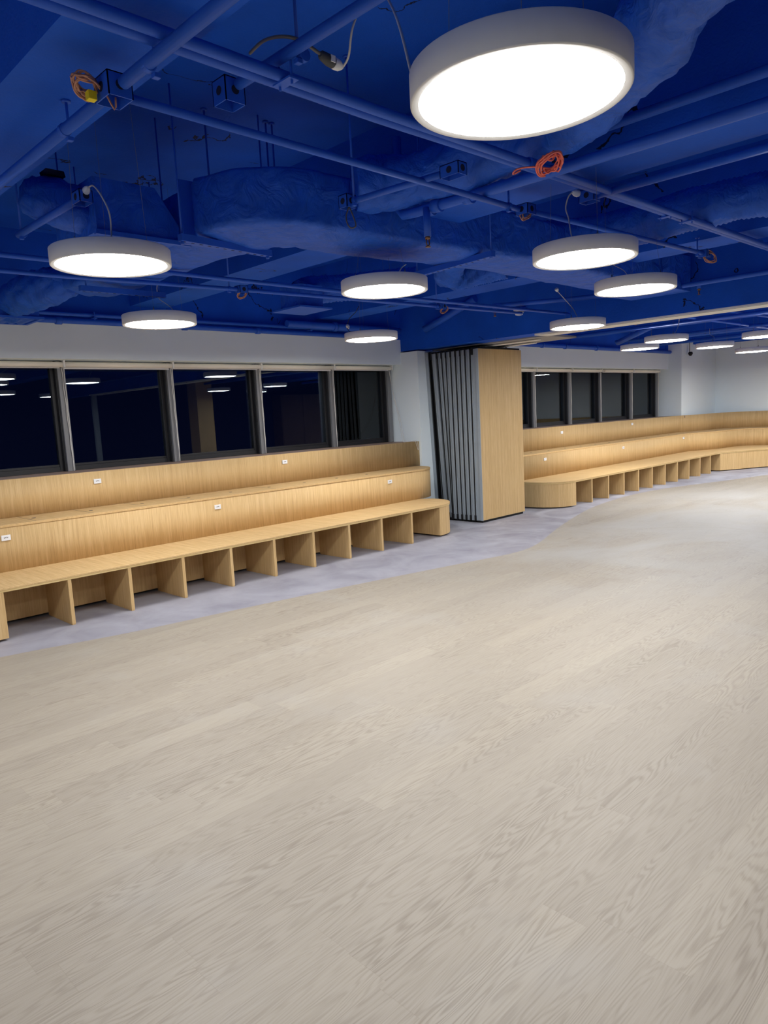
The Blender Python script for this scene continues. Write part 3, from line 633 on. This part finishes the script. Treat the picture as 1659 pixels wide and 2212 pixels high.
# ------------------------------------------------------------------ ducts
def nz(p, s=1.0): return noise.noise(Vector(p)*s)
def rrect(w, h, rad, n=5):
    pts = []
    for cx, cy, a0 in ((w-rad, h-rad, 0), (-w+rad, h-rad, 90), (-w+rad, -h+rad, 180), (w-rad, -h+rad, 270)):
        for k in range(n+1):
            a = math.radians(a0+90*k/n); pts.append((cx+rad*math.cos(a), cy+rad*math.sin(a)))
    return pts
def densify(sec, m):
    out = []
    for a, b in zip(sec, sec[1:]+sec[:1]):
        d = math.hypot(b[0]-a[0], b[1]-a[1]); n = max(1, int(d/m))
        for k in range(n): out.append((a[0]+(b[0]-a[0])*k/n, a[1]+(b[1]-a[1])*k/n))
    return out
def wrapped(path, w, h, rad=.04, amp=.014, sag=.0, seed=0, sub=8, wf=None):
    P = smooth_path(path, sub); sec0 = densify(rrect(w, h, rad), .06)
    def sec(i, n):
        k = wf(i/(n-1)) if wf else 1.0
        out = []
        for j, (a, b) in enumerate(sec0):
            q = P[i]; d = amp*(nz((q[0]+a*2+seed, q[1]+b*2, q[2]+a+b), 4.0)+.6*nz((q[0]*3+seed, q[1]*3+a*5, b*6), 3.0))
            L = math.hypot(a, b); dn = -sag*(1-(a/w)**2) if b < -h*.8 else 0
            out.append((a*(k if abs(a) > 0 else 1)*(1+d/L), b*(1+d/L)+dn))
        return out
    return MB().sweep(P, sec)
def flex(path, r, amp=.012, ribs=0, seed=0, sub=10, wf=None, sides=28, sag=0.0):
    P = smooth_path(path, sub)
    def sec(i, n):
        q = P[i]; k = wf(i/(n-1)) if wf else 1.0; out = []
        for j in range(sides):
            a = 2*math.pi*j/sides; ca, sa = math.cos(a), math.sin(a)
            d = amp*(nz((q[0]*2+ca+seed, q[1]*2+sa, q[2]+seed), 3.0)+.7*nz((q[0]*9+seed, q[1]*9, ca*1.5+sa), 2.0))
            if ribs: d += .0045*(1 if i % 2 else -1)+.004*nz((i*.7, ca*2, sa*2), 2.0)
            out.append(((r*k+d)*ca, (r*k+d)*sa))
        return out
    return MB().sweep(P, sec)
g3 = 'blue air ducts'
def hang(t, x, y, z, top=ZC):
    m = MB(); m.tube([(x, y, z-.05), (x, y, top)], .005, 6); m.tube([(x, y, z-.052), (x, y, z-.03)], .012, 6); m.build('hanger_rod', m_bluep, t)
def strut(t, a, b):
    a, b = Vector(a), Vector(b); d = (b-a).normalized(); n = Vector((-d.y, d.x, 0))*.021; m = MB(); h = .04
    q = [a-n, b-n, b+n, a+n]; i = len(m.v)
    for z in (-h, 0): m.v += [(p.x, p.y, p.z+z) for p in q]
    for f in ((3, 2, 1, 0), (4, 5, 6, 7), (0, 1, 5, 4), (1, 2, 6, 5), (2, 3, 7, 6), (3, 0, 4, 7)): m.face([i+k for k in f])
    s = m.build('support_strut', m_bluep, t)
    k = MB(); L = (b-a).length; cnt = int(L/.06)
    for j in range(cnt):
        p = a+d*(.03+j*.06); k.box((p.x-.010, p.y-.005, p.z-h-.0015), (p.x+.010, p.y+.005, p.z-h-.0005))
    k.build('strut_slots', m_darkblue, s)
dt = thing('air_duct', 'large blue wrapped air duct with a bulging elbow across the middle of the ceiling', 'duct', (3.0, 3.57, 2.72), g3)
wrapped([(7.3, 3.48, 2.89), (6.0, 3.47, 2.89), (4.8, 3.44, 2.885), (3.9, 3.54, 2.88), (3.3, 3.56, 2.87), (2.95, 3.58, 2.875), (2.74, 3.75, 2.885), (2.68, 4.05, 2.89), (2.68, 4.6, 2.895), (2.68, 5.2, 2.90), (2.68, 5.8, 2.90), (2.64, 6.1, 2.90)], .25, .16, .03, .014, .022, 3, 9,
        lambda u: 1.12 if .45 < u < .62 else (0.9 if u > .66 else 1.0)).build('wrapped_duct', m_bluew, dt)
MB().box((2.36, 4.0, 2.69), (2.98, 4.03, 3.06)).build('duct_flange', m_bluep, dt)
strut(dt, (2.28, 3.91, 2.715), (2.98, 3.98, 2.715)); strut(dt, (4.36, 3.95, 2.705), (4.28, 3.12, 2.705)); strut(dt, (2.35, 5.55, 2.69), (3.05, 5.55, 2.69))
for x, y in ((2.30, 3.92), (2.95, 3.97), (4.28, 3.14), (4.36, 3.92), (2.40, 5.55), (3.0, 5.55)): hang(dt, x, y, 2.71)
pl = thing('air_plenum', 'blue sheet-metal plenum box with a sloped side above the left pendant light', 'duct', (2.1, 4.3, 2.72), g3)
p = MB()
sl = [(1.88, 2.72), (2.40, 2.72), (2.40, 2.82), (2.26, 3.02), (1.88, 3.02)]
i = len(p.v); p.v += [(x, 4.12, z) for x, z in sl]+[(x, 4.70, z) for x, z in sl]
p.face([i+k for k in range(5)]); p.face([i+5+k for k in range(5)][::-1])
for k in range(5): q = (k+1) % 5; p.face((i+q, i+k, i+5+k, i+5+q))
p.build('box', m_bluew, pl); MB().box((1.86, 4.09, 2.70), (2.46, 4.115, 2.725)).build('bottom_flange', m_bluep, pl)
hang(pl, 2.46, 4.40, 2.76); hang(pl, 1.92, 4.68, 2.76)
d4 = thing('air_duct', 'blue wrapped round duct with a torn black opening, left above the plug', 'duct', (1.7, 4.4, 2.8), g3)
flex([(1.98, 4.40, 2.87), (1.90, 4.34, 2.88), (1.80, 4.33, 2.89), (1.74, 4.40, 2.93), (1.72, 4.50, 2.96)], .125, .018, 0, 9, 8).build('wrapped_duct', m_bluew, d4)
c = MB(); c.box((1.70, 4.30, 3.055), (1.80, 4.40, 3.075), (.02, .03)); c.build('torn_flap', m_darkblue, d4)
f1 = thing('air_duct', 'blue wrapped flexible duct curving up behind the big pendant light', 'duct', (3.4, 2.7, 2.9), g3)
flex([(3.12, 3.28, 2.98), (3.30, 3.14, 2.99), (3.42, 2.85, 3.0), (3.46, 2.45, 3.02), (3.42, 2.08, 3.02), (3.25, 1.76, 3.01), (3.05, 1.50, 3.0), (2.82, 1.26, 3.0), (2.62, 1.06, 3.0), (2.35, .75, 3.02), (2.2, .2, 3.05)], .145, .024, 0, 5, 10, lambda u: 1+.08*math.sin(u*31)).build('wrapped_duct', m_bluew, f1)
f2 = thing('air_duct', 'blue corrugated flexible duct crossing the right side of the ceiling', 'duct', (5.6, 2.4, 2.95), g3)
flex([(5.35, 3.42, 2.97), (5.55, 3.2, 2.98), (5.62, 2.9, 2.98), (5.60, 2.6, 2.97), (5.52, 2.3, 2.97), (5.55, 2.0, 2.98), (5.62, 1.7, 2.98), (5.66, 1.2, 2.98), (5.66, 0.5, 2.98)], .145, .012, 1, 2, 18).build('corrugated_hose', m_bluew, f2)
f3 = thing('air_duct', 'bulging blue flexible duct bending down to the ceiling diffuser at left', 'duct', (2.35, 6.4, 2.7), g3)
flex([(2.58, 6.05, 2.84), (2.50, 6.12, 2.82), (2.42, 6.25, 2.80), (2.36, 6.45, 2.79), (2.33, 6.70, 2.78), (2.32, 6.95, 2.77), (2.32, 7.08, 2.70)], .12, .022, 0, 11, 10, lambda u: (.7 if u < .12 else 1.0+.28*math.sin((u-.12)/.88*math.pi))).build('wrapped_hose', m_bluew, f3)
df = thing('air_diffuser', 'blue square ceiling diffuser cut by the left photo edge above the wall', 'diffuser', (2.32, 7.1, 2.62))
m = MB(); m.box((2.06, 6.88, 2.62), (2.56, 6.91, 2.64)); m.box((2.06, 7.29, 2.62), (2.56, 7.32, 2.64)); m.box((2.06, 6.91, 2.62), (2.09, 7.29, 2.64)); m.box((2.53, 6.91, 2.62), (2.56, 7.29, 2.64)); m.box((2.09, 6.91, 2.64), (2.53, 7.29, 2.72)); m.build('diffuser_frame', m_bluep, df)
m = MB()
for k in range(5): m.box((2.12+.08*k, 6.93, 2.618), (2.15+.08*k, 7.27, 2.634), (.02, 0))
m.build('vane', m_bluep, df)
f5 = thing('air_duct', 'dark blue flexible duct hanging below the main duct right of the middle light', 'duct', (5.0, 4.1, 2.75), g3)
flex([(4.70, 3.75, 2.86), (4.82, 3.95, 2.83), (4.98, 4.12, 2.80), (5.15, 4.20, 2.80), (5.35, 4.1, 2.84), (5.45, 3.85, 2.87)], .115, .022, 1, 21, 26).build('wrapped_hose', m_bluew, f5)
f6 = thing('air_duct', 'dim blue round duct with a tilted flange near the wall left of the middle light', 'duct', (4.4, 5.6, 2.75), g3)
flex([(5.45, 4.9, 2.90), (5.28, 5.15, 2.90), (5.08, 5.42, 2.89), (4.85, 5.56, 2.87), (4.62, 5.60, 2.84), (4.52, 5.58, 2.80)], .13, .014, 1, 31, 14).build('wrapped_hose', m_bluew, f6)
MB().box((4.30, 5.34, 2.635), (4.70, 5.78, 2.65)).build('flange', m_bluep, f6)
MB().box((4.36, 5.41, 2.65), (4.64, 5.71, 2.86)).build('diffuser_box', m_bluew, f6)
f7 = thing('air_duct', 'blue sheet-metal duct end with vertical seams under the right end of the main duct', 'duct', (7.3, 3.5, 2.7), g3)
m = MB(); m.box((7.25, 3.15, 2.71), (7.75, 3.8, 3.06)); m.build('duct_box', m_bluew, f7)
m = MB()
for y in (3.25, 3.45, 3.65): m.box((7.235, y, 2.70), (7.25, y+.02, 3.07))
m.build('seam', m_bluep, f7)
# loose hanger rods from the slab
for i, (x, y, z, l) in enumerate(((3.046, 4.019, 3.05, 'thin blue hanger rod over the duct elbow, left of a close pair'), (3.095, 4.019, 3.05, 'thin blue hanger rod over the duct elbow, right of a close pair'), (2.632, 4.095, 3.04, 'long thin blue rod dropping from the slab past the duct flange'))):
    o = MB().tube([(x, y, z), (x, y, ZC)], .006, 6).lathe([(0, -.01), (.02, -.01), (.02, 0), (0, 0)], (x, y, ZC), 10).build('hanger_rod', m_bluep)
    tag(o, l, 'rod', 'loose ceiling rods')

# ------------------------------------------------------------------ small ceiling things
def coil(name, label, c, r, n, mat, tilt=(1, .3, 0), wr=.0035, tag_mat=None, tail=None, seed=1):
    rnd = random.Random(seed); t = thing(name, label, 'cable coil', c, 'loose coils of cable')
    pts = []; ax = Vector(tilt).normalized(); u = ax.orthogonal().normalized(); v = ax.cross(u)
    for k in range(n*12):
        a = 2*math.pi*k/12; rr = r*(1+.22*math.sin(k*.37+seed)+rnd.uniform(-.05, .05)); e = rnd.uniform(-.25, .25)*r
        pts.append(Vector(c)+u*rr*math.cos(a)+v*rr*math.sin(a)*.62+ax*e)
    if tail: pts += [Vector(p) for p in tail]
    MB().tube(smooth_path(pts, 3), wr, 6).build('cable', mat, t)
    if tag_mat:
        x, y, z = c; MB().box((x-.01, y-.03, z-.05), (x+.02, y+.0, z-.02)).build('cable_tag', tag_mat, t, .002)
coil('cable_coil', 'copper cable coil with a yellow tag at the upper left junction box', (1.195, 2.585, 2.79), .06, 8, m_copper, (.1, .15, 1), tag_mat=m_yellow, tail=[(1.24, 2.55, 2.77), (1.27, 2.545, 2.72), (1.275, 2.54, 2.76)], seed=2)
coil('cable_coil', 'copper cable coil in the bare box below the big light', (3.875, 2.565, 2.775), .048, 4, m_copper, (.3, 1, .2), seed=3)
coil('cable_coil', 'copper cable coil hanging from the conduit box left over the windows', (3.515, 5.115, 2.65), .04, 4, m_copper, (.6, .8, .1), seed=4)
coil('cable_coil', 'copper cable coil hanging from the conduit box right of the middle light', (5.89, 4.94, 2.65), .04, 4, m_copper, (.6, .8, .1), seed=5)
coil('cable_coil', 'copper cable coil at the right, at the end of the thin conduit', (6.29, 2.40, 2.755), .055, 4, m_copper, (.7, .6, .1), seed=6)
coil('cable_coil', 'red cable coil hanging below the big pendant light', (3.275, 2.03, 2.795), .085, 7, m_red, (.15, .1, 1), wr=.0045, tail=[(3.24, 2.10, 2.79), (3.20, 2.17, 2.79), (3.205, 2.20, 2.775), (3.23, 2.17, 2.79)], seed=7)
o = thing('cable_coil', 'thin grey cable loop hanging below the bracket in front of the duct', 'cable coil', (2.88, 3.07, 2.76), 'loose coils of cable')
MB().tube(smooth_path([(2.885, 3.09, 2.77), (2.862, 3.09, 2.72), (2.85, 3.07, 2.67), (2.86, 3.05, 2.645), (2.885, 3.04, 2.66), (2.89, 3.06, 2.71), (2.885, 3.085, 2.77)], 6), .004, 6).build('cable', m_gcord, o)
o = thing('feed_cable', 'grey cable arching to the plug of the big pendant light', 'cable', (1.77, 2.4, 3.0))
MB().tube(smooth_path([(1.771, 2.403, 3.0), (1.721, 2.246, 2.97), (1.705, 2.117, 2.93), (1.733, 2.051, 2.90), (1.783, 2.027, 2.87), (1.80, 2.02, 2.862)], 8), .006, 8).build('cable', m_gcord, o)
MB().tube([(1.79, 2.02, 2.862), (1.80, 2.023, 2.862), (1.845, 2.035, 2.862), (1.862, 2.038, 2.862)], lambda i, n: (.008, .016, .021, .02)[i], 10).build('socket', m_slot, o)
MB().box((1.835, 2.012, 2.85), (1.855, 2.0155, 2.872)).build('socket_label', m_plate, o)
sd = thing('smoke_detector', 'white round smoke detector on the blue header beam', 'smoke detector', (7.86, 5.33, 2.80))
MB().lathe([(0, .06), (.068, .06), (.07, .03), (.065, .028), (.062, .018), (.056, .016), (.046, -.012), (.022, -.020), (0, -.020)], (7.82, 5.33, 2.775), 24).build('detector_body', m_plate, sd)
MB().lathe([(.0655, .026), (.0635, .020)], (7.82, 5.33, 2.775), 24).build('vent_gap', m_slot, sd)
MB().box((7.80, 5.28, 2.835), (7.90, 5.38, 2.86)).build('mounting_box', m_bluep, sd)
sc = thing('ceiling_camera', 'small black camera hanging at the wall head near the far corner', 'camera', (17.55, 7.1, 2.66))
MB().tube([(17.5, 7.12, 2.69), (17.5, 7.12, 2.72), (17.5, 7.12, 2.95)], .008, 6).build('stem', m_black, sc); MB().lathe([(0, .05), (.04, .045), (.055, .01), (.03, -.04), (0, -.05)], (17.5, 7.10, 2.66), 14).build('camera_head', m_black, sc)
cb = thing('tall_cabinet', 'tall brown two-door cabinet mirrored in the near windows', 'cabinet', (16.4, -5.4, 0))
MB().box((15.5, -5.58, 0), (17.45, -5.05, 2.49)).build('carcass', m_cab, cb); MB().box((15.53, -5.05, .05), (16.46, -5.03, 2.46)).build('door', m_cab, cb); MB().box((16.48, -5.05, .05), (17.42, -5.03, 2.46)).build('door', m_cab, cb)
